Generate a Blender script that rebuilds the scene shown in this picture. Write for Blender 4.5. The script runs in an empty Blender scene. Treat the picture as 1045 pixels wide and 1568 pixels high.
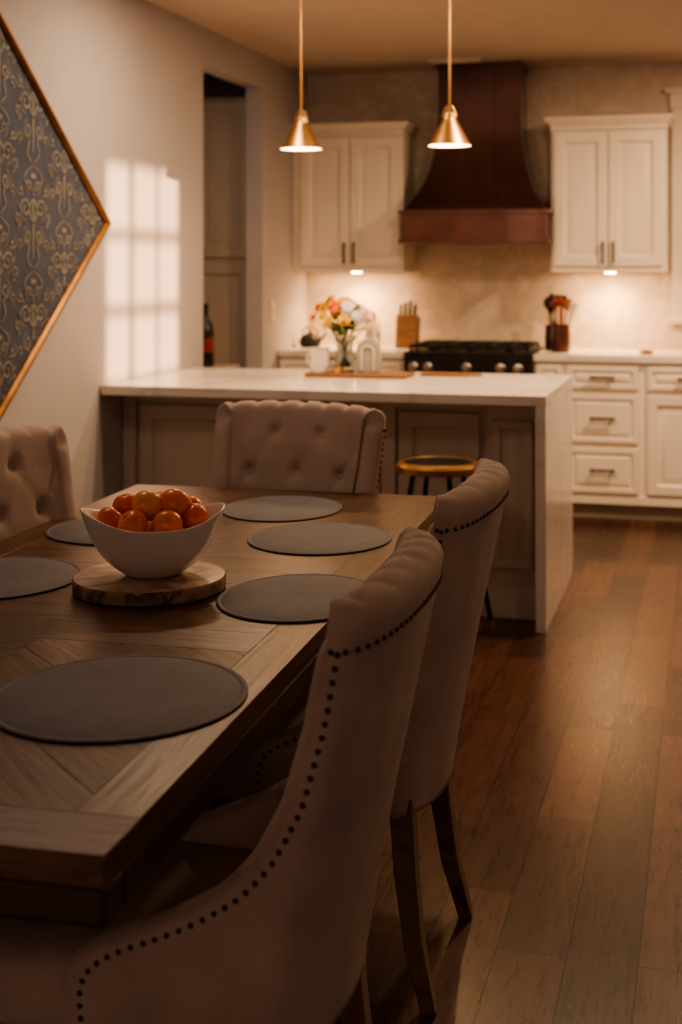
import bpy, bmesh, math, random
from mathutils import Vector, Matrix
random.seed(7)
S=bpy.context.scene
pi=math.pi
S.view_settings.look='AgX - Medium High Contrast'

# ------------------------------------------------------------ materials
def nodes(name):
    m=bpy.data.materials.new(name); m.use_nodes=True
    nt=m.node_tree; return m,nt,nt.nodes,nt.links,nt.nodes['Principled BSDF']
def sc(c,k): return (min(1,c[0]*k),min(1,c[1]*k),min(1,c[2]*k),1)
def pmat(name,col,rough=.5,metal=0,var=.08,scale=6,bump=0,bscale=80,coat=0,emis=None,estr=0,sheen=0,trans=0,sss=0,rvar=0):
    m,nt,N,L,B=nodes(name)
    tc=N.new('ShaderNodeTexCoord'); no=N.new('ShaderNodeTexNoise'); no.inputs['Scale'].default_value=scale; no.inputs['Detail'].default_value=5
    L.new(tc.outputs['Object'],no.inputs['Vector'])
    r=N.new('ShaderNodeValToRGB'); r.color_ramp.elements[0].position=.3; r.color_ramp.elements[1].position=.7
    r.color_ramp.elements[0].color=sc(col,1-var); r.color_ramp.elements[1].color=sc(col,1+var)
    L.new(no.outputs['Fac'],r.inputs['Fac']); L.new(r.outputs['Color'],B.inputs['Base Color'])
    B.inputs['Roughness'].default_value=rough; B.inputs['Metallic'].default_value=metal
    B.inputs['Coat Weight'].default_value=coat; B.inputs['Sheen Weight'].default_value=sheen
    B.inputs['Transmission Weight'].default_value=trans
    if sss: B.inputs['Subsurface Weight'].default_value=sss; B.inputs['Subsurface Scale'].default_value=.01
    if emis: B.inputs['Emission Color'].default_value=(*emis,1); B.inputs['Emission Strength'].default_value=estr
    if bump:
        n2=N.new('ShaderNodeTexNoise'); n2.inputs['Scale'].default_value=bscale; n2.inputs['Detail'].default_value=4
        L.new(tc.outputs['Object'],n2.inputs['Vector'])
        b=N.new('ShaderNodeBump'); b.inputs['Strength'].default_value=bump; b.inputs['Distance'].default_value=.01
        L.new(n2.outputs['Fac'],b.inputs['Height']); L.new(b.outputs['Normal'],B.inputs['Normal'])
    return m
def wood(name,c1,c2,rot=0,rough=.4,stretch=14,island=.25,bump=.15,coat=0,spec=.5):
    m,nt,N,L,B=nodes(name)
    tc=N.new('ShaderNodeTexCoord'); mp=N.new('ShaderNodeMapping'); mp.inputs['Rotation'].default_value=(0,0,rot)
    L.new(tc.outputs['Object'],mp.inputs['Vector'])
    g=N.new('ShaderNodeNewGeometry')
    ad=N.new('ShaderNodeVectorMath'); ad.operation='ADD'
    L.new(mp.outputs['Vector'],ad.inputs[0])
    ms=N.new('ShaderNodeVectorMath'); ms.operation='SCALE'; ms.inputs[0].default_value=(13,7,5)
    L.new(g.outputs['Random Per Island'],ms.inputs['Scale']); L.new(ms.outputs[0],ad.inputs[1])
    mp2=N.new('ShaderNodeMapping'); mp2.inputs['Scale'].default_value=(1.2,stretch,stretch)
    L.new(ad.outputs[0],mp2.inputs['Vector'])
    no=N.new('ShaderNodeTexNoise'); no.inputs['Scale'].default_value=4; no.inputs['Detail'].default_value=8; no.inputs['Roughness'].default_value=.65; no.inputs['Distortion'].default_value=.6
    L.new(mp2.outputs['Vector'],no.inputs['Vector'])
    r=N.new('ShaderNodeValToRGB'); r.color_ramp.elements[0].position=.32; r.color_ramp.elements[1].position=.68
    r.color_ramp.elements[0].color=(*c1,1); r.color_ramp.elements[1].color=(*c2,1)
    L.new(no.outputs['Fac'],r.inputs['Fac'])
    hsv=N.new('ShaderNodeHueSaturation'); L.new(r.outputs['Color'],hsv.inputs['Color'])
    mr=N.new('ShaderNodeMapRange'); mr.inputs['To Min'].default_value=1-island; mr.inputs['To Max'].default_value=1+island
    L.new(g.outputs['Random Per Island'],mr.inputs['Value']); L.new(mr.outputs[0],hsv.inputs['Value'])
    L.new(hsv.outputs[0],B.inputs['Base Color'])
    B.inputs['Roughness'].default_value=rough; B.inputs['Coat Weight'].default_value=coat; B.inputs['Coat Roughness'].default_value=.2
    B.inputs['Specular IOR Level'].default_value=spec
    b=N.new('ShaderNodeBump'); b.inputs['Strength'].default_value=bump; b.inputs['Distance'].default_value=.003
    L.new(no.outputs['Fac'],b.inputs['Height']); L.new(b.outputs['Normal'],B.inputs['Normal'])
    return m
def floor_mat():
    m,nt,N,L,B=nodes('floor_planks')
    tc=N.new('ShaderNodeTexCoord'); mp=N.new('ShaderNodeMapping'); mp.inputs['Rotation'].default_value=(0,0,pi/2)
    L.new(tc.outputs['Object'],mp.inputs['Vector'])
    br=N.new('ShaderNodeTexBrick'); br.offset=.37; br.offset_frequency=2
    br.inputs['Scale'].default_value=1; br.inputs['Brick Width'].default_value=.72; br.inputs['Row Height'].default_value=.145
    br.inputs['Mortar Size'].default_value=.0016; br.inputs['Mortar Smooth'].default_value=.2
    br.inputs['Color1'].default_value=(.034,.0140,.0088,1); br.inputs['Color2'].default_value=(.120,.052,.032,1); br.inputs['Mortar'].default_value=(.007,.0035,.003,1)
    L.new(mp.outputs['Vector'],br.inputs['Vector'])
    mp2=N.new('ShaderNodeMapping'); mp2.inputs['Scale'].default_value=(1.6,18,1)
    L.new(mp.outputs['Vector'],mp2.inputs['Vector'])
    no=N.new('ShaderNodeTexNoise'); no.inputs['Scale'].default_value=3; no.inputs['Detail'].default_value=9; no.inputs['Roughness'].default_value=.62; no.inputs['Distortion'].default_value=1.2
    L.new(mp2.outputs['Vector'],no.inputs['Vector'])
    r=N.new('ShaderNodeValToRGB'); r.color_ramp.elements[0].position=.3; r.color_ramp.elements[1].position=.72
    r.color_ramp.elements[0].color=(.58,.55,.53,1); r.color_ramp.elements[1].color=(1.3,1.27,1.24,1)
    L.new(no.outputs['Fac'],r.inputs['Fac'])
    mx=N.new('ShaderNodeMix'); mx.data_type='RGBA'; mx.blend_type='MULTIPLY'; mx.inputs[0].default_value=1
    L.new(br.outputs['Color'],mx.inputs[6]); L.new(r.outputs['Color'],mx.inputs[7])
    L.new(mx.outputs[2],B.inputs['Base Color'])
    mr=N.new('ShaderNodeMapRange'); mr.inputs['To Min'].default_value=.24; mr.inputs['To Max'].default_value=.32
    L.new(no.outputs['Fac'],mr.inputs['Value']); L.new(mr.outputs[0],B.inputs['Roughness'])
    B.inputs['Specular IOR Level'].default_value=.38
    b=N.new('ShaderNodeBump'); b.inputs['Strength'].default_value=.6; b.inputs['Distance'].default_value=.002; b.invert=True
    L.new(br.outputs['Fac'],b.inputs['Height'])
    b2=N.new('ShaderNodeBump'); b2.inputs['Strength'].default_value=.15; b2.inputs['Distance'].default_value=.002
    L.new(no.outputs['Fac'],b2.inputs['Height']); L.new(b.outputs['Normal'],b2.inputs['Normal']); L.new(b2.outputs['Normal'],B.inputs['Normal'])
    return m
def marble(name,base,vein,rough=.25,scale=3,lo=.48,hi=.56,bump=0):
    m,nt,N,L,B=nodes(name)
    tc=N.new('ShaderNodeTexCoord'); no=N.new('ShaderNodeTexNoise'); no.inputs['Scale'].default_value=scale; no.inputs['Detail'].default_value=8; no.inputs['Distortion'].default_value=1.6
    L.new(tc.outputs['Object'],no.inputs['Vector'])
    r=N.new('ShaderNodeValToRGB'); e=r.color_ramp.elements; e[0].position=lo; e[0].color=(*base,1); e[1].position=hi; e[1].color=(*vein,1)
    x=e.new(min(1,hi+.08)); x.color=(*base,1)
    L.new(no.outputs['Fac'],r.inputs['Fac']); L.new(r.outputs['Color'],B.inputs['Base Color']); B.inputs['Roughness'].default_value=rough
    if bump:
        b=N.new('ShaderNodeBump'); b.inputs['Strength'].default_value=bump; b.inputs['Distance'].default_value=.01
        L.new(no.outputs['Fac'],b.inputs['Height']); L.new(b.outputs['Normal'],B.inputs['Normal'])
    return m

M_wall=pmat('wall_paint',(.46,.43,.425),.8,var=.04,scale=2,bump=.05,bscale=120)
M_back=marble('wall_plaster_warm',(.62,.52,.42),(.50,.41,.325),.5,4.2,.36,.58,.12)
M_ceil=pmat('ceiling_paint',(.56,.47,.40),.85,var=.03)
M_trim=pmat('trim_paint',(.72,.63,.53),.45,var=.03)
M_cab=pmat('cabinet_cream',(.80,.71,.60),.42,var=.04,scale=4)
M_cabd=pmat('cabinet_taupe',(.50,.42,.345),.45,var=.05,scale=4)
M_isl=pmat('island_paint',(.58,.49,.405),.45,var=.05,scale=4)
M_quartz=marble('quartz',(.76,.70,.63),(.66,.60,.54),.2,2.2,.5,.55)
M_floor=floor_mat()
M_fab=pmat('chair_linen',(.50,.385,.315),.92,var=.14,scale=9,bump=.4,bscale=420,sheen=.2)
M_nail=pmat('nailhead_bronze',(.07,.05,.04),.35,.9)
M_leg=wood('leg_wood',(.12,.065,.03),(.28,.16,.08),rot=0,stretch=3,island=.1)
M_black=pmat('black_enamel',(.012,.012,.013),.3,.2)
M_iron=pmat('cast_iron',(.02,.02,.02),.55,.5)
M_steel=pmat('brushed_steel',(.5,.47,.44),.3,1)
M_bronze=pmat('handle_bronze',(.03,.025,.022),.45,.3)
M_brass=pmat('brass',(.50,.30,.13),.36,1,var=.06)
M_inner=pmat('shade_inner_white',(.85,.75,.6),.5)
M_hood=pmat('hood_dark_copper',(.105,.052,.048),.26,.8,var=.35,scale=3,bump=.03,bscale=12,coat=.6)
M_hoodb=pmat('hood_band',(.125,.055,.044),.3,.7,var=.3,scale=5,coat=.4)
M_bulb=pmat('bulb_glow',(1,.8,.5),.5,emis=(1,.66,.33),estr=30)
M_puck=pmat('puck_glow',(1,.8,.5),.5,emis=(1,.62,.3),estr=60)
M_fillcan=pmat('fill_can_glow',(1,.8,.6),.5,emis=(1,.7,.42),estr=10)  # glowing disc of the added fill cans
M_fillglobe=pmat('fill_globe_glow',(1,.9,.8),.5,emis=(1,.78,.62),estr=32)  # glow of the added fill globe
M_mat=pmat('placemat_grey',(.100,.096,.108),.66,var=.15,scale=14,bump=.15,bscale=200)
M_bowl=pmat('white_ceramic',(.80,.73,.66),.22,coat=.3,var=.02)
M_cream=pmat('cream_ceramic',(.70,.62,.52),.35,var=.03)
M_grey=pmat('grey_ceramic',(.38,.35,.32),.4,var=.06)
M_org=pmat('orange_peel',(.86,.20,.02),.32,var=.2,scale=18,coat=.2,sss=.1,bump=.08,bscale=250)
M_red=pmat('blood_orange_peel',(.80,.13,.012),.32,var=.2,scale=18,coat=.2,sss=.1,bump=.08,bscale=250)
M_yel=pmat('light_orange_peel',(.90,.33,.025),.32,var=.15,scale=18,coat=.2,sss=.1,bump=.08,bscale=250)
M_rr=pmat('utensil_red',(.22,.03,.015),.35,var=.2,scale=18)
M_green=pmat('leaf_green',(.10,.19,.05),.5,var=.35,scale=20)
M_stem=pmat('calyx_green',(.10,.16,.03),.6)
M_slab=marble('serving_board_top',(.52,.41,.31),(.24,.14,.08),.35,6,.46,.58)
M_bark=marble('serving_board_edge',(.36,.24,.15),(.08,.045,.028),.6,8,.45,.58,.4)
M_oakdk=wood('board_wood',(.16,.07,.03),(.32,.16,.07),rough=.45)
M_gold=pmat('frame_antique_gold',(.22,.10,.028),.42,.7,var=.25,scale=20)
M_art=pmat('art_slate',(.050,.066,.105),.7,var=.15,scale=10)
M_damask=pmat('damask_tan',(.24,.225,.20),.55,var=.2,scale=12)
M_gls,_nt,_N,_L,_B=nodes('clear_glass'); _B.inputs['Transmission Weight'].default_value=1; _B.inputs['Roughness'].default_value=.03; _B.inputs['Base Color'].default_value=(.92,.95,.92,1)
_n=_N.new('ShaderNodeTexNoise'); _n.inputs['Scale'].default_value=4; _b=_N.new('ShaderNodeBump'); _b.inputs['Strength'].default_value=.03; _L.new(_n.outputs['Fac'],_b.inputs['Height']); _L.new(_b.outputs['Normal'],_B.inputs['Normal'])
TW=[(.030,.0125,.0055),(.170,.078,.032)]
tk=dict(rough=.30,coat=0,island=.07,bump=.4,spec=.5)
M_twX=wood('table_wood_cross',*TW,rot=0,**tk)
M_twY=wood('table_wood_long',*TW,rot=pi/2,**tk)
M_twA=wood('table_wood_diag_a',*TW,rot=-pi/4,**tk)
M_twB=wood('table_wood_diag_b',*TW,rot=pi/4,**tk)
M_twD=wood('table_wood_dark',(.03,.013,.007),(.075,.035,.017),rot=pi/2,rough=.5)

# ------------------------------------------------------------ mesh builder
class MB:
    def __init__(s): s.v=[]; s.f=[]; s.m=[]; s.mats=[]; s.T=Matrix.Identity(4)
    def mi(s,m):
        if m not in s.mats: s.mats.append(m)
        return s.mats.index(m)
    def add(s,vs,fs,m):
        o=len(s.v); s.v+= [tuple(s.T@Vector(v)) for v in vs]; k=s.mi(m)
        for f in fs: s.f.append([i+o for i in f]); s.m.append(k)
    def box(s,x0,x1,y0,y1,z0,z1,m,ex=0):
        vs=[(x0,y0,z0),(x1,y0,z0),(x1,y1,z0),(x0,y1,z0),(x0-ex,y0-ex,z1),(x1+ex,y0-ex,z1),(x1+ex,y1,z1),(x0-ex,y1,z1)]
        s.add(vs,[(0,3,2,1),(4,5,6,7),(0,1,5,4),(1,2,6,5),(2,3,7,6),(3,0,4,7)],m)
    def relief(s,x0,x1,z0,z1,y,rings,m):
        vs=[];fs=[]
        for ins,out in rings:
            vs+=[(x0+ins,y-out,z0+ins),(x1-ins,y-out,z0+ins),(x1-ins,y-out,z1-ins),(x0+ins,y-out,z1-ins)]
        n=len(rings)
        for k in range(n-1):
            for j in range(4):
                a=4*k+j;b=4*k+(j+1)%4; fs.append((a,b,b+4,a+4))
        fs.append((4*n-4,4*n-3,4*n-2,4*n-1)); fs.append((3,2,1,0))
        s.add(vs,fs,m)
    def door(s,x0,x1,z0,z1,y,m,fr=.055):
        s.relief(x0,x1,z0,z1,y,[(0,0),(0,.018),(.003,.021),(fr,.021),(fr+.006,.013),(fr+.010,.006),(fr+.022,.006),(fr+.045,.018),(fr+.047,.018)],m)
    def drawer(s,x0,x1,z0,z1,y,m):
        s.relief(x0,x1,z0,z1,y,[(0,0),(0,.018),(.003,.021),(.026,.021),(.031,.010),(.038,.009),(.052,.019),(.054,.019)],m)
    def grid(s,P,m,closeu=False):
        R=len(P);C=len(P[0]); vs=[p for r in P for p in r]; fs=[]
        for i in range(R-1):
            for j in range(C if closeu else C-1):
                a=i*C+j;b=i*C+(j+1)%C; fs.append((a,b,b+C,a+C))
        s.add(vs,fs,m)
    def lathe(s,cx,cy,cz,prof,m,seg=32,sx=1,sy=1,caps=True):
        P=[[(cx+r*sx*math.cos(2*pi*j/seg),cy+r*sy*math.sin(2*pi*j/seg),cz+z) for j in range(seg)] for r,z in prof]
        o=len(s.v); s.grid(P,m,True)
        if caps:
            k=s.mi(m)
            if prof[0][0]>1e-5: s.f.append([o+j for j in range(seg)][::-1]); s.m.append(k)
            if prof[-1][0]>1e-5: s.f.append([o+(len(prof)-1)*seg+j for j in range(seg)]); s.m.append(k)
    def tube(s,pts,r,m,seg=8):
        pts=[Vector(p) for p in pts]; n=len(pts)
        rr=r if isinstance(r,(list,tuple)) else [r]*n
        P=[]; up=None
        for i,p in enumerate(pts):
            t=(pts[min(i+1,n-1)]-pts[max(i-1,0)]).normalized()
            if up is None: up=Vector((0,0,1)) if abs(t.z)<.9 else Vector((1,0,0))
            a=t.cross(up).normalized(); b=t.cross(a).normalized(); up=-b if (-b).dot(up)>0 else b
            P.append([tuple(p+rr[i]*(math.cos(2*pi*j/seg+pi/4)*a+math.sin(2*pi*j/seg+pi/4)*b)) for j in range(seg)])
        o=len(s.v); s.grid(P,m,True); k=s.mi(m)
        s.f.append([o+j for j in range(seg)][::-1]); s.m.append(k); s.f.append([o+(n-1)*seg+j for j in range(seg)]); s.m.append(k)
    def ball(s,c,r,m,sx=1,sy=1,sz=1,seg=16,rings=10):
        s.lathe(c[0],c[1],c[2],[(r*math.sin(pi*i/rings)if 0<i<rings else 1e-5,-r*sz*math.cos(pi*i/rings)) for i in range(rings+1)],m,seg,sx,sy,False)
    def bar(s,c,L,axis,m,out=.03,r=.0075):
        x,y,z=c; d=(1,0,0) if axis=='x' else (0,0,1)
        A=Vector((x,y-out,z)); D=Vector(d)
        s.tube([A-D*L/2,A+D*L/2],r,m)
        for k in(-1,1):
            q=A+D*(k*L*.38); s.tube([q,q+Vector((0,out,0))],r*.8,m)
    def build(s,name,parent=None,bevel=0,sub=0,loc=(0,0,0),rot=0,seg=2,sharp=35,scale=1):
        me=bpy.data.meshes.new(name); me.from_pydata(s.v,[],s.f)
        for m in s.mats: me.materials.append(m)
        me.polygons.foreach_set('material_index',s.m)
        bm=bmesh.new(); bm.from_mesh(me); bmesh.ops.recalc_face_normals(bm,faces=bm.faces); bm.to_mesh(me); bm.free()
        me.polygons.foreach_set('use_smooth',[True]*len(me.polygons)); me.set_sharp_from_angle(angle=math.radians(sharp)); me.update()
        o=bpy.data.objects.new(name,me); S.collection.objects.link(o); o.location=loc; o.rotation_euler=(0,0,rot); o.scale=(scale,)*3
        if bevel:
            b=o.modifiers.new('b','BEVEL'); b.width=bevel; b.segments=seg; b.limit_method='ANGLE'; b.angle_limit=math.radians(40)
        if sub:
            q=o.modifiers.new('s','SUBSURF'); q.levels=sub; q.render_levels=sub
        if parent: o.parent=parent
        return o
def empty(name,loc=(0,0,0),rot=0):
    e=bpy.data.objects.new(name,None); S.collection.objects.link(e); e.location=loc; e.rotation_euler=(0,0,rot); return e
def simple(name,boxes,bevel=0):
    mb=MB()
    for b in boxes: mb.box(*b)
    return mb.build(name,bevel=bevel)

XL=-2.5; XR=2.6; YB=8.5; ZC=2.64; YF=-4.6
# ------------------------------------------------------------ room shell
simple('floor',[(-3.9,2.8,YF,8.7,-.1,0,M_floor)])
simple('ceiling',[(-3.9,2.8,YF,8.7,ZC,ZC+.12,M_ceil)])
D0,D1,DH=6.62,7.58,2.45
simple('wall_left',[(XL-.1,XL,YF,D0,0,ZC,M_wall),(XL-.1,XL,D1,YB,0,ZC,M_wall),(XL-.1,XL,D0,D1,DH,ZC,M_wall)])
wx0,wx1,wz0,wz1=-.12,.85,1.16,2.36
simple('wall_back',[(-3.9,wx0,YB,YB+.15,0,ZC,M_back),(wx1,XR+.2,YB,YB+.15,0,ZC,M_back),(wx0,wx1,YB,YB+.15,0,wz0,M_back),(wx0,wx1,YB,YB+.15,wz1,ZC,M_back)])
ry0,ry1,rz0,rz1=2.33,3.22,1.46,2.46
simple('wall_right',[(XR,XR+.12,YF,ry0,0,ZC,M_wall),(XR,XR+.12,ry1,YB,0,ZC,M_wall),(XR,XR+.12,ry0,ry1,0,rz0,M_wall),(XR,XR+.12,ry0,ry1,rz1,ZC,M_wall)])
simple('wall_closet',[(-3.9,-3.8,5.6,YB,0,ZC,M_wall),(-3.8,XL-.1,5.6,5.7,0,ZC,M_wall)])
mb=MB()
for k in range(4):
    y=ry0+(ry1-ry0)*k/3; w=(.03,.022,.012,.03)[k]
    mb.box(XR+.04,XR+.07,y-w,y+w,rz0,rz1,M_trim)
for k in range(4):
    z=rz0+(rz1-rz0)*k/3; w=.03 if k in(0,3) else .026
    mb.box(XR+.04,XR+.07,ry0,ry1,z-w,z+w,M_trim)
for a in((ry0-.09,ry0,rz0-.09,rz1+.09),(ry1,ry1+.09,rz0-.09,rz1+.09),(ry0-.09,ry1+.09,rz1,rz1+.1),(ry0-.09,ry1+.09,rz0-.1,rz0)):
    mb.box(XR-.02,XR,*a,M_trim)
mb.build('window_1',bevel=.003)
mb=MB()
mb.box(wx0-.11,wx0,YB-.03,YB,wz0-.05,wz1,M_trim); mb.box(wx1,wx1+.11,YB-.03,YB,wz0-.05,wz1,M_trim)
mb.box(wx0-.12,wx1+.12,YB-.035,YB,wz1,wz1+.09,M_trim); mb.box(wx0-.14,wx1+.14,YB-.05,YB,wz1+.09,wz1+.12,M_trim,.015)
mb.box(wx0-.13,wx1+.13,YB-.06,YB,wz0-.08,wz0-.045,M_trim)
for k in range(4):
    x=wx0+(wx1-wx0)*k/3; mb.box(x-.018,x+.018,YB+.05,YB+.09,wz0,wz1,M_trim)
for k in range(4):
    z=wz0+(wz1-wz0)*k/3; mb.box(wx0,wx1,YB+.05,YB+.09,z-.018,z+.018,M_trim)
mb.box(wx0,wx1,YB+.068,YB+.072,wz0,wz1,M_gls)
mb.build('window_2',bevel=.003)
simple('baseboard_left',[(XL,XL+.015,YF,5.37,0,.12,M_trim)],.004)
mb=MB(); 
mb.box(-1.62,-1.30,8.02,8.12,ZC-.012,ZC,M_trim)
for k in range(8): mb.box(-1.60,-1.32,8.03+.01*k,8.034+.01*k,ZC-.018,ZC-.012,M_trim)
mb.build('ceiling_vent')
mb=MB(); mb.box(XL,XL+.008,7.72,7.80,1.10,1.22,M_trim); mb.box(XL+.008,XL+.014,7.745,7.775,1.13,1.19,M_trim); mb.build('light_switch',bevel=.002)

# pantry cabinet seen through the opening
mb=MB()
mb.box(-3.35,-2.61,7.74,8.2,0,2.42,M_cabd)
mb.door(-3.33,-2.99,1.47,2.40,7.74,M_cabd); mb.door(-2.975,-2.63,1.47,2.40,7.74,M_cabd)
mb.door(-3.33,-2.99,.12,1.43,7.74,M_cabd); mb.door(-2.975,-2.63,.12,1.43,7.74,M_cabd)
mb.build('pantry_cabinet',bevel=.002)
mb=MB(); mb.box(-3.2,-2.61,7.15,7.5,0,.86,M_cabd); mb.build('side_cabinet',bevel=.004)
mb=MB(); mb.lathe(-2.745,7.30,.86,[(.045,0),(.048,.01),(.048,.2),(.04,.235),(.018,.27),(.016,.33),(.019,.335),(.019,.35)],M_black,24)
mb.lathe(-2.745,7.30,.94,[(.049,0),(.049,.08)],M_rr,24,caps=False); mb.build('wine_bottle')
L=bpy.data.lights.new('closet_fill','POINT'); L.energy=2.4; L.color=(1,.84,.70); L.shadow_soft_size=.06  # added fill lamp, brightens the pantry behind the opening
lo=bpy.data.objects.new('closet_fill',L); S.collection.objects.link(lo); lo.location=(-3.1,6.5,2.0)

# ------------------------------------------------------------ wall art (diamond)
cy,cz,hw,hh=4.25,1.606,1.20,.925
mb=MB()
def dia(k,x): return [(x,cy+hw*k,cz),(x,cy,cz+hh*k),(x,cy-hw*k,cz),(x,cy,cz-hh*k)]
def ringloop(mb,rs,m):
    vs=[];fs=[]
    for k,x in rs: vs+=dia(k,x)
    n=len(rs)
    for i in range(n-1):
        for j in range(4):
            a=4*i+j;b=4*i+(j+1)%4;fs.append((a,b,b+4,a+4))
    mb.add(vs,fs,m)
X0=XL
ringloop(mb,[(1,X0),(1,X0+.022),(.992,X0+.03),(.977,X0+.03),(.963,X0+.018),(.963,X0)],M_gold)
mb.add(dia(.965,X0+.010),[(0,1,2,3)],M_art)
xa=X0+.0125
def inside(y,z): return abs(y-cy)/(hw*.960)+abs(z-cz)/(hh*.960)<1
def ribbon(pts,w):
    n=len(pts)
    for i in range(n-1):
        (y0,z0),(y1,z1)=pts[i],pts[i+1]
        if not(inside(y0,z0) and inside(y1,z1)): continue
        def nrm(i):
            a=pts[max(i-1,0)];b=pts[min(i+1,n-1)]; dx,dz=b[0]-a[0],b[1]-a[1]; l=math.hypot(dx,dz) or 1; return -dz/l,dx/l
        n0=nrm(i);n1=nrm(i+1)
        w0=w*(.35+.65*math.sin(pi*(i+.5)/n)); w1=w*(.35+.65*math.sin(pi*(min(i+1,n-1)+.5)/n))
        mb.add([(xa,y0-n0[0]*w0,z0-n0[1]*w0),(xa,y0+n0[0]*w0,z0+n0[1]*w0),(xa,y1+n1[0]*w1,z1+n1[1]*w1),(xa,y1-n1[0]*w1,z1-n1[1]*w1)],[(0,1,2,3)],M_damask)
CW,CH=.26,.40
for ci in range(-6,7):
    for ri in range(-5,6):
        oy=cy+ci*CW; oz=cz+ri*CH+(CH/2 if ci%2 else 0)
        if abs(oy-cy)/(hw+.3)+abs(oz-cz)/(hh+.3)>1.0: continue
        for sg in(-1,1):
            def sp(cx_,cz_,r,turns,ph,w,dirn=1):
                P=[]
                for i in range(30):
                    t=i/29; a=ph+dirn*turns*2*pi*t; rr=r*(1-t*.85)
                    P.append((oy+sg*(cx_+rr*math.cos(a)),oz+cz_+rr*math.sin(a)))
                ribbon(P,w)
            sp(.060,.035,.044,1.6,-pi/2,.0050)
            sp(.048,-.068,.036,1.5,pi/2,.0050,-1)
            sp(.118,.0,.026,1.3,pi,.0042)
            sp(.034,.118,.028,1.3,-pi/2,.0042)
            sp(.104,.105,.026,1.3,pi/2,.0040,-1)
            sp(.100,-.100,.024,1.3,-pi/2,.0040)
            ribbon([(oy+sg*(.01+.02*math.sin(2*pi*t/16)+.06*t/16),oz-.19+.12*t/16) for t in range(17)],.005)
            ribbon([(oy+sg*(.03*math.sin(pi*t/10)),oz-.02+.10*t/10) for t in range(11)],.006)
            ribbon([(oy+sg*(.07*math.sin(pi*t/14)),oz+.10+.10*t/14) for t in range(15)],.004)
            for q in range(3):
                ribbon([(oy+sg*(.075+.012*q+.03*t/8),oz+.085-.06*q+.03*(t/8)**2) for t in range(9)],.0045)
        ribbon([(oy,oz-.15+.03*t) for t in range(10)],.007)
        ribbon([(oy-.02+.004*t,oz+.16) for t in range(11)],.010)
mb.build('framed_wall_panel')

# ------------------------------------------------------------ island
ix0,ix1,iy0,iy1=XL+.005,-.62,5.38,6.45
mb=MB()
by=5.64
mb.box(ix0,ix1-.045,by,iy1-.02,0.0,.88,M_isl)
mb.box(ix0,ix1,iy0,iy1,.88,.92,M_quartz)
mb.box(ix1-.04,ix1,iy0,iy1,0,.8795,M_quartz)
for a,b in((-2.44,-1.90),(-1.86,-1.32),(-1.28,-.90)):
    mb.door(a+.02,b-.02,.17,.82,by,M_isl,.06)
for x in(-2.465,-1.88,-1.30): mb.box(x-.03,x+.03,by-.028,by,.13,.86,M_isl)
mb.box(-.885,-.67,by-.05,by,0,.88,M_isl)
mb.door(-.86,-.695,.20,.80,by-.05,M_isl,.03)
mb.box(ix0,ix1-.045,by-.03,by,0,.12,M_isl); mb.box(-.90,-.665,by-.066,by,0,.13,M_isl); mb.box(-.895,-.665,by-.06,by,.13,.145,M_isl)
mb.box(ix0,ix1-.045,by-.035,by,.84,.88,M_isl)
mb.build('kitchen_island',bevel=.004)

# ------------------------------------------------------------ back base cabinets
fy=7.88
def basecab(name,x0,x1,parts):
    mb=MB()
    mb.box(x0,x1,fy+.06,YB,0,.1,M_cabd); mb.box(x0,x1,fy,YB,.1,.885,M_cab)
    mb.box(x0,x1,fy-.012,fy+.05,.09,.135,M_cab)
    for p in parts:
        k,a,b,c,d=p
        if k=='dr': mb.drawer(a,b,c,d,fy,M_cab); mb.bar(((a+b)/2,fy-.02,(c+d)/2+.005),min(.14,(b-a)*.5),'x',M_bronze)
        else:
            mb.door(a,b,c,d,fy,M_cab,.05)
    mb.box(x0,x1,fy-.03,YB,.885,.92,M_quartz)
    return mb.build(name,bevel=.003)
basecab('base_cabinet',XL+.005,-1.725,[('dr',-2.48,-2.11,.73,.86),('dr',-2.09,-1.75,.73,.86),('do',-2.48,-2.11,.15,.70),('do',-2.09,-1.75,.15,.70)])
basecab('base_cabinet',-.975,1.6,[('dr',-.96,-.815,.73,.86),('do',-.96,-.815,.15,.70),
  ('dr',-.785,-.395,.73,.86),('dr',-.785,-.395,.43,.70),('dr',-.785,-.395,.15,.40),
  ('dr',-.345,.12,.73,.86),('do',-.345,.12,.15,.70),('dr',.15,.6,.73,.86),('do',.15,.6,.15,.70),('do',.65,1.1,.15,.86)])

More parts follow.
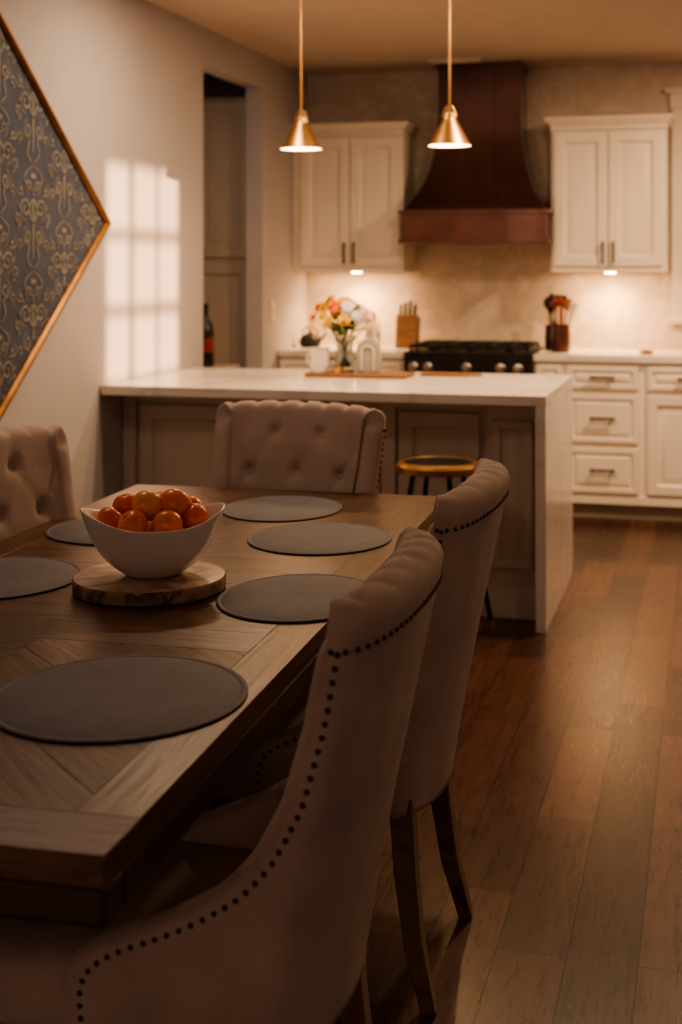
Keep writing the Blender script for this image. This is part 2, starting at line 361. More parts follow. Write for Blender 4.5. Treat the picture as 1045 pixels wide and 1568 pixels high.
# ------------------------------------------------------------ upper cabinets
uy=8.17
def upper(x0,x1,left):
    mb=MB()
    mb.box(x0,x1,uy,YB,1.40,2.22,M_cab)
    if left: mb.box(XL+.002,x0,uy+.004,YB,1.39,2.285,M_cab)
    xm=(x0+x1)/2
    mb.door(x0+.02,xm-.004,1.42,2.20,uy,M_cab); mb.door(xm+.004,x1-.02,1.42,2.20,uy,M_cab)
    mb.box(x0-.002,x1+.002,uy-.01,YB,1.385,1.405,M_cab)
    mb.box(x0-.005,x1+.005,uy-.02,YB,2.215,2.235,M_cab)
    mb.box(x0,x1,uy-.005,YB,2.235,2.275,M_cab,.035)
    mb.box(x0-.038,x1+.038,uy-.045,YB,2.275,2.29,M_cab)
    for s_ in(-1,1): mb.bar((xm+s_*.03,uy-.02,1.50),.13,'z',M_bronze)
    mb.lathe(xm,8.33,1.378,[(.03,0),(.03,.008)],M_puck,20)
    o=mb.build('upper_cabinet',bevel=.003)
    L=bpy.data.lights.new('undercabinet_lamp','SPOT'); L.energy=40; L.color=(1,.58,.27); L.spot_size=math.radians(155); L.spot_blend=.9; L.shadow_soft_size=.03
    lo=bpy.data.objects.new('undercabinet_lamp',L); S.collection.objects.link(lo); lo.location=(xm,8.33,1.365)
    L=bpy.data.lights.new('undercabinet_strip','AREA'); L.shape='RECTANGLE'; L.size=.55; L.size_y=.03; L.energy=2.5; L.color=(1,.62,.32)
    lo=bpy.data.objects.new('undercabinet_strip',L); S.collection.objects.link(lo); lo.location=(xm,8.38,1.38)
upper(XL+.04,-1.80,True); upper(-.91,-.25,False)

# ------------------------------------------------------------ range hood
hx=-1.345
mb=MB()
pr=[(1.735,.425,.50),(1.76,.415,.49),(1.80,.385,.455),(1.86,.345,.41),(1.93,.312,.37),(2.01,.287,.335),(2.10,.268,.31),(2.20,.256,.295),(2.32,.25,.285),(2.45,.25,.28),(ZC-.03,.25,.28)]
vs=[];fs=[]
for z,w,d in pr: vs+=[(hx-w,YB,z),(hx-w,YB-d,z),(hx+w,YB-d,z),(hx+w,YB,z)]
for i in range(len(pr)-1):
    for j in range(4):
        a=4*i+j;b=4*i+(j+1)%4;fs.append((a,b,b+4,a+4))
fs.append((0,1,2,3)); n=4*(len(pr)-1); fs.append((n,n+1,n+2,n+3))
mb.add(vs,fs,M_hood)
for sx in(-1,1):
    mb.tube([(hx+sx*w*.36,YB-d-.001,z) for z,w,d in pr],.004,M_hood,6)
mb.box(hx-.43,hx+.43,YB-.51,YB,1.57,1.73,M_hoodb)
mb.box(hx-.445,hx+.445,YB-.525,YB,1.725,1.75,M_hoodb)
mb.box(hx-.442,hx+.442,YB-.522,YB,1.555,1.58,M_hoodb)
mb.box(hx-.26,hx+.26,YB-.29,YB,ZC-.04,ZC-.001,M_hood)
mb.build('range_hood',bevel=.004)

# ------------------------------------------------------------ range
rx0,rx1=-1.72,-.98
mb=MB()
mb.box(rx0,rx1,7.87,YB-.02,.08,.905,M_black)
mb.box(rx0,rx1,7.82,YB-.01,.905,.925,M_black)
mb.box(rx0+.005,rx1-.005,7.80,7.88,.77,.905,M_black)
mb.box(rx0+.02,rx1-.02,7.84,7.87,.25,.75,M_black)
mb.box(rx0+.02,rx1-.02,7.84,7.87,.10,.23,M_black)
mb.box(rx0+.10,rx1-.10,7.836,7.84,.36,.62,M_steel)
mb.tube([(rx0+.06,7.80,.715),(rx1-.06,7.80,.715)],.012,M_steel,12)
for x in(rx0+.08,rx1-.08): mb.tube([(x,7.80,.715),(x,7.85,.715)],.009,M_steel)
for x in(rx0+.06,rx0+.145,(rx0+rx1)/2,rx1-.175,rx1-.075):
    mb.T=Matrix.Translation((x,7.80,.84))@Matrix.Rotation(pi/2,4,'X')
    mb.lathe(0,0,0,[(.030,0),(.030,.006),(.024,.008),(.022,.034),(.019,.038),(.001,.038)],M_steel,24)
    mb.T=Matrix.Identity(4)
for k in range(3):
    gx0=rx0+.02+k*.235; gx1=gx0+.225
    for y in(7.88,8.05,8.22,8.38): mb.box(gx0,gx1,y,y+.014,.945,.965,M_iron)
    for x in(gx0,(gx0+gx1)/2-.007,gx1-.014): mb.box(x,x+.014,7.88,8.394,.945,.965,M_iron)
    for x in(gx0,gx1-.014):
        for y in(7.88,8.38): mb.box(x,x+.014,y,y+.014,.925,.95,M_iron)
    for y in(8.0,8.28): mb.lathe((gx0+gx1)/2,y,.925,[(.045,0),(.045,.008),(.03,.012),(.03,.018)],M_iron,20)
mb.build('gas_range',bevel=.0025)

# ------------------------------------------------------------ pendants
def pendant(x,y,z):
    mb=MB()
    mb.lathe(0,0,0,[(.090,0),(.088,.003),(.030,.108),(.026,.114),(.026,.118),(.022,.136),(.012,.142),(.012,.165),(.006,.172),(.0045,.174),(.0045,ZC-z-.02)],M_brass,40,caps=False)
    mb.lathe(0,0,0,[(.0895,0),(.086,.004),(.028,.106),(.001,.108)],M_inner,40,caps=False)
    mb.lathe(0,0,ZC-z-.022,[(.0045,-.002),(.055,0),(.06,.006),(.06,.0215)],M_brass,32)
    for a in(0,pi): mb.tube([(.013*math.cos(a),.013*math.sin(a),.165),(.022*math.cos(a),.022*math.sin(a),.145),(.03*math.cos(a),.03*math.sin(a),.12)],.0025,M_brass,6)
    mb.lathe(0,0,.036,[(.001,0),(.018,.006),(.024,.020),(.022,.036),(.014,.05),(.012,.068)],M_bulb,20)
    mb.build('pendant_lamp',loc=(x,y,z))
    L=bpy.data.lights.new('pendant_light','POINT'); L.energy=10; L.color=(1,.60,.30); L.shadow_soft_size=.02
    lo=bpy.data.objects.new('pendant_light',L); S.collection.objects.link(lo); lo.location=(x,y,z+.018)
pendant(-1.72,5.75,1.93); pendant(-1.067,5.75,1.93)

# ------------------------------------------------------------ ceiling fill lights, added out of view
def fill_can(x,y,e,col=(1,.66,.38),spread=165):  # invented downlight, added to brighten the kitchen and room
    mb=MB(); mb.lathe(0,0,0,[(.085,-.012),(.095,-.012),(.1,-.006),(.1,-.001),(.085,-.001)],M_trim,32,caps=False)
    mb.lathe(0,0,-.006,[(.001,0),(.084,0)],M_fillcan,32,caps=False)
    mb.build('added_fill_downlight',loc=(x,y,ZC))
    L=bpy.data.lights.new('downlight_fill','AREA'); L.shape='DISK'; L.size=.16; L.energy=e; L.color=col; L.spread=math.radians(spread)
    lo=bpy.data.objects.new('downlight_fill',L); S.collection.objects.link(lo); lo.location=(x,y,ZC-.016)
fill_can(-.45,5.6,36,(1,.68,.42),180); fill_can(-1.75,5.2,19,(1,.71,.46),180); fill_can(.5,6.9,60,(1,.66,.39),180); fill_can(.9,2.6,3,(1,.74,.5))
mb=MB()
mb.ball((0,0,0),.105,M_fillglobe,seg=32,rings=20)  # unseen globe, added for a hood highlight and brighter chair tops
mb.lathe(0,0,0,[(.035,.098),(.04,.102),(.036,.125),(.008,.13),(.008,.20),(.055,.205),(.06,.215),(.06,.2245)],M_brass,32,caps=False)
mb.build('added_fill_globe',loc=(-1.85,3.3,ZC-.225))

# ------------------------------------------------------------ dining table
TW_,TL_=.955,2.50
hx_,hy_=TW_/2,TL_/2
table=empty('dining_table',(-1.179,2.68,0),math.radians(1.7))
mb=MB(); g=.0003; b1=.11; b2=.085
zt0,zt1=.722,.76
def plank(mb,x0,x1,y0,y1,m): mb.box(x0+g,x1-g,y0+g,y1-g,zt0,zt1,m)
plank(mb,-hx_,hx_,-hy_,-hy_+b1,M_twX); plank(mb,-hx_,hx_,hy_-b1,hy_,M_twX)
plank(mb,-hx_,-hx_+b2,-hy_+b1,hy_-b1,M_twY); plank(mb,hx_-b2,hx_,-hy_+b1,hy_-b1,M_twY)
def clipped(x0,x1,y0,y1,ang,m):
    pw=.15; c=Vector(((x0+x1)/2,(y0+y1)/2,0)); d=Vector((math.cos(ang),math.sin(ang),0)); nrm=Vector((-d.y,d.x,0))
    K=int(2.6/pw)
    for k in range(-K,K+1):
        bm=bmesh.new(); bmesh.ops.create_cube(bm,size=1)
        o=c+nrm*(k*pw)
        Mx=Matrix.Translation((o.x,o.y,(zt0+zt1)/2))@Matrix.Rotation(ang,4,'Z')@Matrix.Diagonal((4,pw-2*g,zt1-zt0,1))
        bmesh.ops.transform(bm,matrix=Mx,verts=bm.verts)
        for co,no in(((x0+g,0,0),(-1,0,0)),((x1-g,0,0),(1,0,0)),((0,y0+g,0),(0,-1,0)),((0,y1-g,0),(0,1,0))):
            if not bm.verts: break
            bmesh.ops.bisect_plane(bm,geom=bm.verts[:]+bm.edges[:]+bm.faces[:],plane_co=co,plane_no=no,clear_outer=True)
            be=[e for e in bm.edges if len(e.link_faces)==1]
            if be: bmesh.ops.holes_fill(bm,edges=be,sides=0)
        if len(bm.verts)>3:
            bm.verts.index_update(); mb.add([tuple(v.co) for v in bm.verts],[[v.index for v in f.verts] for f in bm.faces],m)
        bm.free()
yi=-hy_+b1
clipped(-hx_+b2,0,yi,-.42,pi/4,M_twA); clipped(0,hx_-b2,yi,-.42,-pi/4,M_twB)
clipped(-hx_+b2,0,.42,-yi,-pi/4,M_twB); clipped(0,hx_-b2,.42,-yi,pi/4,M_twA)
for k in range(7): plank(mb,-hx_+b2,hx_-b2,-.42+.12*k,-.42+.12*(k+1),M_twX)
mb.build('tabletop_planks',parent=table,bevel=.0005,seg=1)
mb=MB()
mb.box(-hx_+.004,hx_-.004,-hy_+.004,hy_-.004,.70,.7225,M_twD)
mb.box(-hx_,hx_,-hy_,-hy_+.06,.675,.7215,M_twD); mb.box(-hx_,hx_,hy_-.06,hy_,.675,.7215,M_twD)
mb.box(-hx_,-hx_+.06,-hy_+.061,hy_-.061,.675,.7215,M_twD); mb.box(hx_-.06,hx_,-hy_+.061,hy_-.061,.675,.7215,M_twD)
for y in(-.78,.78):
    mb.box(-.36,.36,y-.06,y+.06,.0,.09,M_twD); mb.box(-.07,.07,y-.07,y+.07,.09,.62,M_twD); mb.box(-.36,.36,y-.05,y+.05,.62,.70,M_twD)
    mb.tube([(-.3,y,.09),(-.06,y,.32)],.035,M_twD,4); mb.tube([(.3,y,.09),(.06,y,.32)],.035,M_twD,4)
mb.box(-.03,.03,-.78,.78,.22,.34,M_twD)
mb.build('trestle_base',parent=table,bevel=.006)

# ------------------------------------------------------------ placemats
def placemat(x,y,rx=.19,ry=.205,z=.7605):
    mb=MB()
    mb.lathe(0,0,0,[(1e-4,.0),(1,.0),(1.012,.0015),(1.012,.003),(1.0,.0045),(.965,.0045),(.955,.0035),(.945,.0042),(.5,.004),(1e-4,.004)],M_mat,72,rx,ry,False)
    mb.build('placemat',loc=(x,y,z))
placemat(-.888,1.985,.195,.215); placemat(-.80,2.665,.160,.20); placemat(-.925,3.25,.172,.195); placemat(-1.137,3.62,.16,.195)
placemat(-1.44,3.22,.18,.185); placemat(-1.475,2.66,.175,.20)

# ------------------------------------------------------------ board, bowl, fruit
mb=MB()
mb.lathe(0,0,0,[(1e-4,0),(.150,0),(.156,.004),(.157,.024),(.154,.029)],M_bark,64,1,1.05,False)
mb.lathe(0,0,0,[(.154,.029),(.150,.030),(1e-4,.030)],M_slab,64,1,1.05,False)
mb.build('round_serving_board',loc=(-1.122,2.66,.7605))
mb=MB(); seg=72
prof=[(.36,0.0),(.41,.0),(.44,.004),(.60,.018),(.75,.037),(.86,.058),(.94,.082),(1.0,.110)]
def bowlpt(r,z,j,off=0):
    a=2*pi*j/seg; k=(z/.11)**2
    ear=abs(math.cos(a))**6
    R=(r-off); rx=.140+.010*ear*k; ry=.125
    return (R*rx*math.cos(a),R*ry*math.sin(a),z+k*(.030*abs(math.cos(a))**3-.004))
P=[[bowlpt(r,z,j) for j in range(seg)] for r,z in prof]
P+=[[tuple(Vector(bowlpt(1.0,.110,j))*1+Vector((0,0,.003))) for j in range(seg)]]
P2=[[tuple(Vector(bowlpt(r,z,j,.04))+Vector((0,0,.004))) for j in range(seg)] for r,z in prof[::-1]]
mb.grid(P+P2,M_bowl,True)
mb.add([bowlpt(.32,.004,j) for j in range(seg)],[tuple(range(seg))],M_bowl); mb.add([bowlpt(.36,.0,j) for j in range(seg)],[tuple(range(seg))[::-1]],M_bowl)
BX,BY,BZ=-1.116,2.665,.7915
mb.build('fruit_bowl',loc=(BX,BY,BZ),rot=math.radians(28),sub=1,sharp=180)
fr=empty('oranges_in_bowl',(BX,BY,BZ),math.radians(15))
FR=[(-.085,-.02,.112,.031,M_red),(-.035,-.056,.110,.032,M_org),(.036,-.055,.110,.032,M_org),(.085,-.012,.118,.030,M_red),(-.010,-.010,.142,.034,M_yel),(.046,-.002,.144,.035,M_org),(-.060,.030,.134,.030,M_red),
    (.010,.052,.132,.031,M_yel),(.07,.05,.122,.030,M_red),(-.045,-.008,.08,.034,M_org),(.03,.0,.075,.034,M_red),(0,.05,.07,.034,M_org),(-.02,-.03,.055,.03,M_red)]
for i,(x,y,z,r,m) in enumerate(FR):
    mb=MB(); pf=[]
    for k in range(17):
        a=pi*k/16; rr=r*math.sin(a); zz=-r*.92*math.cos(a)
        if k>13: zz-=.0018*(k-13)
        pf.append((max(rr,1e-5),zz))
    mb.lathe(0,0,0,pf,m,24,caps=False)
    mb.lathe(0,0,r*.92-.006,[(.0035,0),(.0035,.002),(.001,.003)],M_stem,8)
    o=mb.build('orange_%d'%(i+1),parent=fr,loc=(x,y,z)); o.rotation_euler=(random.uniform(-.9,.9),random.uniform(-.9,.9),random.uniform(0,6))

# ------------------------------------------------------------ chairs
ET=[(.30,.09),(.44,.09),(.465,.083),(.49,.06),(.512,.02),(.532,-.03),(.560,-.085),(.60,-.145),(.65,-.19),(.73,-.232),(.84,-.264),(.96,-.287),(1.1,-.31)]
def interp(T,z):
    if z<=T[0][0]: return T[0][1]
    for (a,va),(b,vb) in zip(T,T[1:]):
        if z<=b: return va+(vb-va)*(z-a)/(b-a)
    return T[-1][1]
def Ez(z): return (interp(ET,z-.012)+2*interp(ET,z)+interp(ET,z+.012))/4
def Wz(z): return interp([(.36,.225),(.5,.245),(.75,.268),(1.0,.285)],z)
def Xb(z): return -.265-.12*(max(0,z-.38)/.62)**1.1
BT=[(-.075,.905),(.075,.905),(-.15,.79),(0,.79),(.15,.79),(-.075,.665),(.075,.665),(-.225,.665),(.225,.665),(-.225,.905),(.225,.905)]
BTV=[b for b in BT if abs(b[0])<.2]
SEG=[]
for a in BT:
    for b in BT:
        if a<b and abs(abs(a[0]-b[0])-.075)<.01 and abs(abs(a[1]-b[1])-.12)<.012: SEG.append((a,b))
for x in(-.075,.075): SEG.append(((x,.905),(x,1.02)))
def sdist(p,a,b):
    dx,dz=b[0]-a[0],b[1]-a[1]; t=max(0,min(1,((p[0]-a[0])*dx+(p[1]-a[1])*dz)/(dx*dx+dz*dz)))
    return math.hypot(p[0]-a[0]-t*dx,p[1]-a[1]-t*dz)
TH=.062
def path(z,t,off,tuft=False):
    s_=1 if t>=0 else -1; a=abs(t); W=Wz(z)-off; x0=Xb(z)+off; e=max(Ez(z),x0+.012); A=min(.10,.85*(e-x0))
    if a<.7:
        ph=a/.7*pi/2; y=W*math.sin(ph)**.95; x=x0+A*(1-math.cos(ph)**.9)
    else: x=x0+A+(e-x0-A)*(a-.7)/.3; y=W
    if tuft and z>.5:
        k=min(1,(z-.5)/.05); edge=1-a**6
        d=.018*edge
        for b in BTV: 
            r2=(y*s_-b[0])**2+(z-b[1])**2; d-=.019*math.exp(-r2/(2*.014**2))
        m_=min(sdist((y*s_,z),*q) for q in SEG)
        d-=.0034*math.exp(-m_*m_/(2*.007**2))*edge
        x+=d*k
    return x,y*s_
ZT=.968
def topz(y,t=0): return ZT+.012*(1-(y/.28)**2)-.018*abs(t)**10
R_,C_=48,72; zb=.37
def chair_meshes():
    mb=MB()
    outer=[];inner=[]
    for i in range(R_+1):
        ro=[];ri=[]
        for j in range(C_+1):
            t=-1+2*j/C_
            z=zb+(ZT-zb)*i/R_
            x,y=path(z,t,0); ro.append((x,y,zb+(topz(y,t)-zb)*i/R_))
            x,y=path(z,t,TH,True); ri.append((x,y,zb+(topz(y,t)-zb)*i/R_))
        outer.append(ro);inner.append(ri)
    mb.grid(outer,M_fab); mb.grid(inner,M_fab)
    toprow=[]
    for w,h in((0,0),(.06,.012),(.2,.023),(.5,.030),(.8,.023),(.94,.012),(1,0)):
        row=[]
        for j in range(C_+1):
            t=-1+2*j/C_; tp=math.sqrt(max(0,1-abs(t)**8))
            p=Vector(outer[-1][j]).lerp(Vector(inner[-1][j]),w)
            f=sum(math.exp(-((p.y-c)/.009)**2) for c in(-.225,-.15,-.075,0,.075,.15,.225))
            row.append(tuple(p+Vector((0,0,tp*h*(1-.38*f*min(1,w*2.2))))))
        toprow.append(row)
    mb.grid(toprow,M_fab)
    for jj in(0,C_):
        P=[]
        for w,h in((0,0),(.06,.006),(.2,.012),(.5,.016),(.8,.012),(.94,.006),(1,0)):
            col=[]
            for i in range(R_+1):
                v=Vector(outer[i][jj]).lerp(Vector(inner[i][jj]),w)
                zz=outer[i][jj][2]; dz=.01; e0=Ez(zz-dz);e1=Ez(zz+dz)
                n=Vector((2*dz,0,-(e1-e0))).normalized()
                if n.z<0: n=-n
                col.append(tuple(v+n*h*math.sqrt(max(0,1-(i/R_)**24))))
            P.append(col)
        mb.grid(P,M_fab)
    mb.grid([outer[0],inner[0]],M_fab)
    back=mb.build('chair_back_shell',sharp=60)
    bm=bmesh.new(); bm.from_mesh(back.data); bmesh.ops.remove_doubles(bm,verts=bm.verts,dist=.0006); bmesh.ops.recalc_face_normals(bm,faces=bm.faces); bm.to_mesh(back.data); bm.free()
    back.data.polygons.foreach_set('use_smooth',[True]*len(back.data.polygons))
    # seat
    mb=MB(); rings=[]
    n=48
    def ring(z,ins):
        P=[]
        for j in range(n):
            a=2*pi*j/n; c,s_=math.cos(a),math.sin(a); e=.28
            y=(.236-ins)*math.copysign(abs(s_)**e,s_)
            x=.035+(.25-ins)*math.copysign(abs(c)**e,c)
            if x<.06: y*=.80+.20*max(0,(x+.0)/.06) if x>0 else .80
            P.append((x,y,z))
        return P
    mb.grid([ring(.372,.02),ring(.378,.006),ring(.39,.0),ring(.43,-.004),ring(.452,.0),ring(.467,.012),ring(.476,.035),ring(.480,.08),ring(.483,.2)],M_fab,True)
    mb.add(ring(.483,.2),[tuple(range(n))],M_fab); mb.add(ring(.372,.02),[tuple(range(n))[::-1]],M_fab)
    seat=mb.build('chair_seat',sharp=80)
    # nails
    mb=MB()
    def nail(p): mb.ball(tuple(p),.0041,M_nail,seg=8,rings=6)
    L=[]
    for k in range(900):
        z=.935-(.935-.39)*k/899; L.append(Vector((Ez(z)-.020,Wz(z)+.0005,z)))
    last=L[0]; pick=[last]
    for p in L[1:]:
        if (p-last).length>=.0185: pick.append(p); last=p
    for p in pick:
        for s_ in(-1,1): nail((p.x,s_*p.y,p.z))
    last=None
    for k in range(901):
        t=-.93+1.86*k/900; x,y=path(.938,t,-.0005); p=Vector((x,y,.938+.012*(1-(y/.28)**2)))
        if last is None or (p-last).length>=.0185: nail(p); last=p
    nails=mb.build('chair_nailhead_trim')
    # buttons
    mb=MB()
    for by_,bz in BTV:
        best=min(((abs(path(bz,t/200,TH)[1]-by_),t/200) for t in range(-200,201)))[1]
        x,y=path(bz,best,TH,True); mb.ball((x+.003,y,bz),.011,M_fab,sx=.6,seg=12,rings=8)
    btn=mb.build('chair_buttons')
    mb=MB()
    for s_ in(-1,1):
        mb.tube([(-.205,s_*.175,.40),(-.215,s_*.182,.26),(-.232,s_*.192,.13),(-.265,s_*.205,.001)],[.033,.030,.026,.020],M_leg,4)
        mb.tube([(.225,s_*.185,.40),(.228,s_*.187,.2),(.232,s_*.19,.001)],[.031,.026,.018],M_leg,4)
    legs=mb.build('chair_legs',bevel=.003)
    return [back,seat,nails,btn,legs]
proto=chair_meshes()
def chair(x,y,rot,first=False):
    e=empty('dining_chair',(x,y,0),rot)
    for p,nm in zip(proto,('back','seat','nailhead_trim','buttons','legs')):
        if first: o=p; o.name=nm
        else:
            o=bpy.data.objects.new(nm,p.data); S.collection.objects.link(o)
            for md in p.modifiers:
                q=o.modifiers.new(md.name,md.type)
                if md.type=='BEVEL': q.width=md.width; q.segments=md.segments; q.limit_method='ANGLE'
        o.parent=e
    return e
chair(-.768,1.965,pi+math.radians(1.5),True)
chair(-.785,2.80,pi)
chair(-1.262,3.76,-pi/2-math.radians(8))
chair(-1.475,3.07,-math.radians(15))

# ------------------------------------------------------------ bar stool
mb=MB()
mb.lathe(0,0,.66,[(.02,-.02),(.13,-.018),(.15,-.012)],M_brass,40)
mb.lathe(0,0,.655,[(.148,-.016),(.159,-.012),(.161,.010),(.154,.020),(.136,.024),(.130,.020)],M_brass,40,caps=False)
mb.lathe(0,0,.66,[(.132,.014),(.120,.020),(.08,.024),(1e-4,.025)],M_black,40,caps=False)
for a in(35,125,215,305):
    a=math.radians(a); c,s_=math.cos(a),math.sin(a)
    mb.tube([(.10*c,.10*s_,.645),(.17*c,.17*s_,.30),(.225*c,.225*s_,.05)],.010,M_iron,8)
    mb.tube([(.225*c,.225*s_,.055),(.232*c,.232*s_,.001)],.012,M_brass,8)
mb.tube([(.178*math.cos(k*pi/20),.178*math.sin(k*pi/20),.24) for k in range(41)],.007,M_brass,8)
mb.build('bar_stool',loc=(-1.01,5.20,0))

# ------------------------------------------------------------ island decor
mb=MB(); mb.box(-.235,.235,-.10,.10,0,.018,M_oakdk); mb.build('cutting_board',loc=(-1.55,6.12,.9205),bevel=.004)
mb=MB(); mb.box(-.11,.11,-.05,.05,0,.012,M_oakdk); mb.tube([(.10,0,.006),(.17,0,.006)],.008,M_oakdk); mb.build('serving_paddle',loc=(-1.18,6.26,.9205),bevel=.003)
zb_=.9387
vs_=empty('flower_vase',(-1.625,6.13,zb_))
mb=MB(); mb.lathe(0,0,0,[(.001,.0),(.040,0),(.046,.006),(.042,.05),(.036,.10),(.040,.14),(.052,.17),(.050,.17),(.037,.14),(.033,.10),(.038,.05),(.040,.012),(.001,.010)],M_gls,40,caps=False)
mb.build('glass_vase',parent=vs_)
fl_m=[pmat('petal_orange',(.88,.25,.04),.6,var=.2,scale=30),pmat('petal_yellow',(.92,.55,.07),.6,var=.2,scale=30),pmat('petal_pink',(.82,.58,.52),.6,var=.15,scale=30),pmat('petal_white',(.85,.80,.74),.6,var=.06,scale=30),pmat('petal_red',(.80,.17,.04),.6,var=.2,scale=30)]
mb=MB()
FL=[]
for k in range(30):
    a=k*2.39996; rr=.118*math.sqrt((k+.5)/30); x=rr*math.cos(a)*1.2-.01; y=rr*math.sin(a)*.8
    z=.315-1.2*rr*rr/.118*.6+random.uniform(-.02,.025)
    ci=(1,0,1,4,1,0)[k%6] if x<.015 else (3,3,2,3,3,1)[k%6]
    FL.append((x,y,z,ci,random.uniform(.026,.040)))
for x,y,z,ci,r in FL:
    C0=Vector((x,y,z)); ax=Vector((x*1.6,y*1.6-.04,.10)).normalized()
    q=ax.to_track_quat('Z','Y').to_matrix().to_4x4()
    mb.T=Matrix.Translation(C0)@q
    for ly,(n,tilt,l) in enumerate(((7,.15,1.),(6,.6,.85),(5,1.0,.6))):
        for k in range(n):
            a=2*pi*k/n+ly*.4+random.random()*.2; G=[]
            for u in range(5):
                t=u/4; rr=r*l*t*math.cos(tilt*.7); h=math.sin(tilt)*r*l*t+.004*math.sin(t*pi)-.004*t*t+.003*ly
                w=r*l*.46*math.sin(pi*(t*.75+.08)); row=[]
                for w_ in(-1,-.4,.4,1):
                    px=rr; py=w*w_; pz=h+.15*w*abs(w_)
                    row.append((px*math.cos(a)-py*math.sin(a),px*math.sin(a)+py*math.cos(a),pz))
                G.append(row)
            mb.grid(G,fl_m[ci])
    mb.ball((0,0,.006),r*.16,fl_m[1],seg=8,rings=6)
    mb.T=Matrix.Identity(4)
    mb.tube([(x,y,z),(x*.5,y*.5,z*.65),(x*.15,y*.15,.13),(-x*.2,-y*.2,.02)],.002,M_green,6)
for k in range(54):
    a=random.random()*2*pi; el=random.uniform(.2,1.1); L_=random.uniform(.07,.13); base=Vector((.03*math.cos(a),.03*math.sin(a),random.uniform(.16,.24)))
    d=Vector((math.cos(a)*math.cos(el),math.sin(a)*math.cos(el),math.sin(el))); sd=Vector((-math.sin(a),math.cos(a),0)); G=[]
    for u in range(6):
        t=u/5; c=base+d*L_*t+Vector((0,0,-.02*t*t)); w=.012*math.sin(pi*(t*.9+.05)); G.append([tuple(c-sd*w),tuple(c+Vector((0,0,-.003))),tuple(c+sd*w)])
    mb.grid(G,M_green)
mb.build('bouquet',parent=vs_,sharp=180)
def mug(name,x,y,z,r,h,m,ang=0,sc_=1):
    mb=MB(); mb.lathe(0,0,0,[(1e-4,0),(r*.7,0),(r*.82,.004),(r,h*.35),(r*.98,h*.8),(r*1.02,h),(r*.95,h),(r*.9,h*.8),(r*.9,h*.3),(r*.6,.008),(1e-4,.008)],m,36,caps=False)
    P=[((r*.95+r*.62*math.sin(pi*k/10))*math.cos(ang),(r*.95+r*.62*math.sin(pi*k/10))*math.sin(ang),h*.2+h*.62*k/10) for k in range(11)]
    mb.tube(P,r*.13,m,8); mb.build(name,loc=(x,y,z))
mug('ceramic_creamer',-1.725,6.06,zb_,.043,.115,M_bowl,pi*.9)
# grey arch-shaped decor
mb=MB()
out=[(.052*math.cos(a),.105+.050*math.sin(a)) for a in [pi*k/16 for k in range(17)]]
poly=[(.052,0.0)]+out+[(-.052,0.0)]
n=len(poly); vs=[(x,-.03,z) for x,z in poly]+[(x,.03,z) for x,z in poly]
mb.add(vs,[tuple(range(n)),tuple(range(n,2*n))[::-1]]+[(i,(i+1)%n,(i+1)%n+n,i+n) for i in range(n)],M_grey)
mb.tube([(.028*math.cos(a),-.033,.095+.028*math.sin(a)) for a in [pi*k/10 for k in range(11)]],.005,M_cream,8)
mb.box(-.033,-.023,-.038,-.03,.012,.10,M_cream); mb.box(.023,.033,-.038,-.03,.012,.10,M_cream)
mb.build('arched_recipe_stand',loc=(-1.505,6.10,zb_),bevel=.004,rot=.1)
mb=MB(); mb.lathe(0,0,0,[(.0001,0),(.03,0),(.034,.004),(.034,.12),(.022,.15),(.014,.16),(.014,.185),(.017,.188),(.017,.20),(.0001,.20)],M_bowl,28,caps=False); mb.build('soap_bottle',loc=(-1.535,6.33,.9205))
mb=MB(); mb.lathe(0,0,0,[(.0001,0),(.022,0),(.026,.01),(.028,.03),(.022,.032),(.020,.01),(.0001,.008)],M_brass,28,caps=False); mb.build('brass_votive',loc=(-1.635,6.045,zb_))

# ------------------------------------------------------------ back counter items
mb=MB()
mb.T=Matrix.Rotation(math.radians(-14),4,'X')
mb.box(-.065,.065,-.05,.07,.02,.20,M_oakdk)
for i,(x,y) in enumerate([(-.045,-.02),(-.015,-.02),(.015,-.02),(.045,-.02),(-.03,.03),(0,.03),(.03,.03)]):
    mb.box(x-.009,x+.009,y-.007,y+.007,.20,.27+.012*(i%3),M_black)
mb.T=Matrix.Identity(4); mb.box(-.065,.065,-.05,.10,0,.03,M_oakdk)
mb.build('knife_block',loc=(-1.80,8.27,.9205),bevel=.004)
mb=MB(); mb.lathe(0,0,0,[(.0001,0),(.075,0),(.095,.02),(.10,.05),(.085,.09),(.05,.115),(.03,.12),(.012,.125),(.012,.14),(.016,.15),(.0001,.155)],M_iron,32,caps=False)
mb.tube([(.08,0,.06),(.12,0,.085),(.14,0,.12)],[.018,.013,.010],M_iron,10); mb.tube([(-.075*math.cos(pi*k/12),0,.10+.08*math.sin(pi*k/12)) for k in range(13)],.006,M_iron,8)
mb.build('kettle',loc=(-2.40,8.22,.9205),scale=.7)
mb=MB(); mb.lathe(0,0,0,[(.0001,0),(.045,0),(.047,.004),(.047,.13),(.040,.14),(.040,.155),(.0001,.155)],M_gls,28,caps=False); mb.lathe(0,0,.005,[(.0001,0),(.041,0),(.041,.10),(.0001,.10)],M_cream,24,caps=False); mb.build('glass_canister',loc=(-2.02,8.3,.9205))
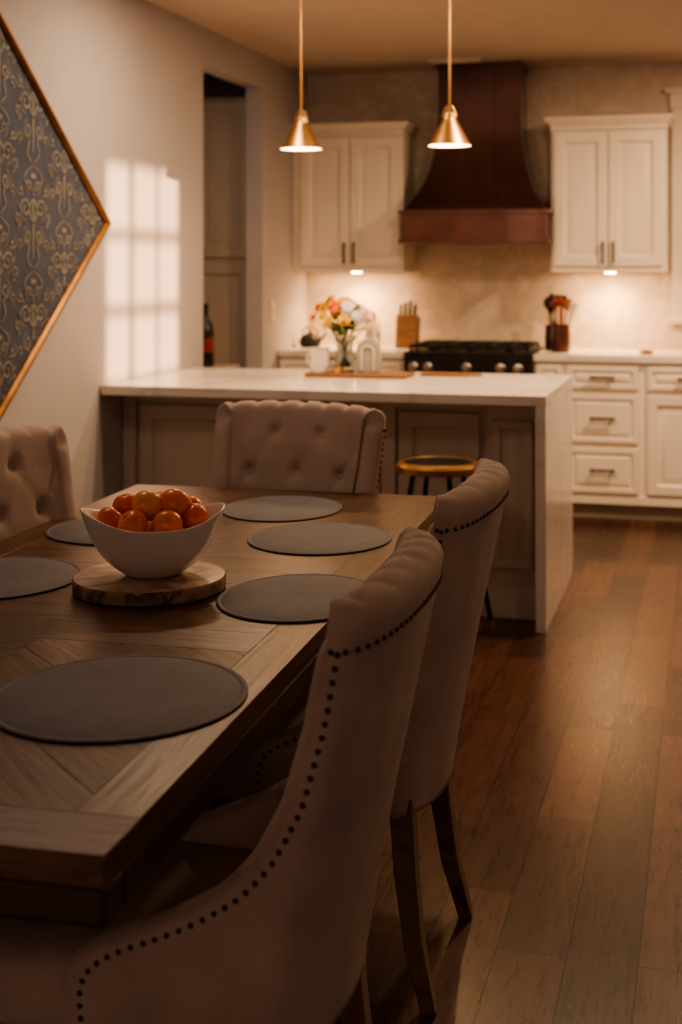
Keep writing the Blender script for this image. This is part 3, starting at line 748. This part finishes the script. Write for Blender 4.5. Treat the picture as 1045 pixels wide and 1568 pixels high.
def spatula(mb,base,top,w,h,m,mh):
    base=Vector(base);top=Vector(top); mb.tube([base,top],.006,mh,8)
    d=(top-base).normalized(); sd=d.cross(Vector((0,1,0))).normalized(); G=[]
    for k in range(7):
        t=k/6; c=top+d*h*t; ww=w*(.45+.55*math.sin(pi*min(1,t*1.1+.1)*.62)); G.append([tuple(c-sd*ww+Vector((0,-.003,0))),tuple(c+Vector((0,-.007,0))),tuple(c+sd*ww+Vector((0,-.003,0))),tuple(c+sd*ww+Vector((0,.003,0))),tuple(c-sd*ww+Vector((0,.003,0)))])
    o=len(mb.v); mb.grid(G,m,True); k=mb.mi(m); mb.f.append([o+j for j in range(5)][::-1]); mb.m.append(k); mb.f.append([o+30+j for j in range(5)]); mb.m.append(k)
def crock(name,x,y,mb_m,items,h=.17,r=.055):
    mb=MB(); mb.lathe(0,0,0,[(.0001,0),(r*.85,0),(r*.95,.006),(r,h*.5),(r*.92,h),(r*.84,h),(r*.9,h*.5),(r*.8,.01),(.0001,.01)],mb_m,32,caps=False)
    for i,(dx,dy,L_,m,hd) in enumerate(items):
        if i%2: spatula(mb,(dx*.2,dy*.2,.02),(dx,dy,L_-.02),hd,.07,m,M_oakdk)
        else:
            mb.tube([(dx*.2,dy*.2,.02),(dx,dy,L_)],.006,m,8); mb.ball((dx,dy,L_+.01),hd,m,sx=1,sy=.4,sz=1.35,seg=14,rings=8)
    mb.build(name,loc=(x,y,.9205))
M_dred=pmat('glazed_dark_red',(.06,.014,.011),.3,var=.7,scale=25,coat=.5)
crock('utensil_crock',-.85,8.12,M_dred,[(-.035,0,.27,M_rr,.024),(.035,.01,.26,M_oakdk,.024),(0,-.03,.285,M_rr,.022),(.065,-.02,.24,M_cream,.022),(-.06,.02,.25,M_black,.026),(.01,.03,.28,M_black,.024)],h=.16,r=.058)
crock('utensil_jar',-.912,8.29,M_black,[(-.03,0,.27,M_black,.028),(.02,.01,.28,M_dred,.024),(-.005,-.02,.295,M_black,.024)],h=.15,r=.05)
mb=MB(); mb.lathe(0,0,0,[(.0001,0),(.03,0),(.045,.018),(.042,.018),(.028,.004),(.0001,.004)],M_oakdk,24,caps=False); mb.ball((0,0,.014),.016,M_org); mb.build('spoon_rest_dish',loc=(-.36,8.1,.9205))

# ------------------------------------------------------------ sun, world, camera
sun=bpy.data.lights.new('evening_sun','SUN'); sun.energy=15.5; sun.angle=math.radians(.8); sun.color=(1,.60,.35)
so=bpy.data.objects.new('evening_sun',sun); S.collection.objects.link(so); so.location=(6,1,3)
so.rotation_euler=Vector((-1,.60,-.11)).to_track_quat('-Z','Y').to_euler()
w=bpy.data.worlds.new('dusk_world'); S.world=w; w.use_nodes=True
bg=w.node_tree.nodes['Background']; bg.inputs['Color'].default_value=(.88,.76,.76,1); bg.inputs['Strength'].default_value=.44

cam=bpy.data.cameras.new('camera'); co=bpy.data.objects.new('camera',cam); S.collection.objects.link(co)
co.location=(0,0,1.43); co.rotation_euler=(pi/2,0,math.radians(15.0))
cam.sensor_fit='VERTICAL'; cam.sensor_height=36; cam.sensor_width=24; cam.lens=36*2120/1568; cam.shift_y=-379/1568
cam.dof.use_dof=True; cam.dof.focus_distance=2.7; cam.dof.aperture_fstop=3.6
cam.clip_start=.05
S.camera=co
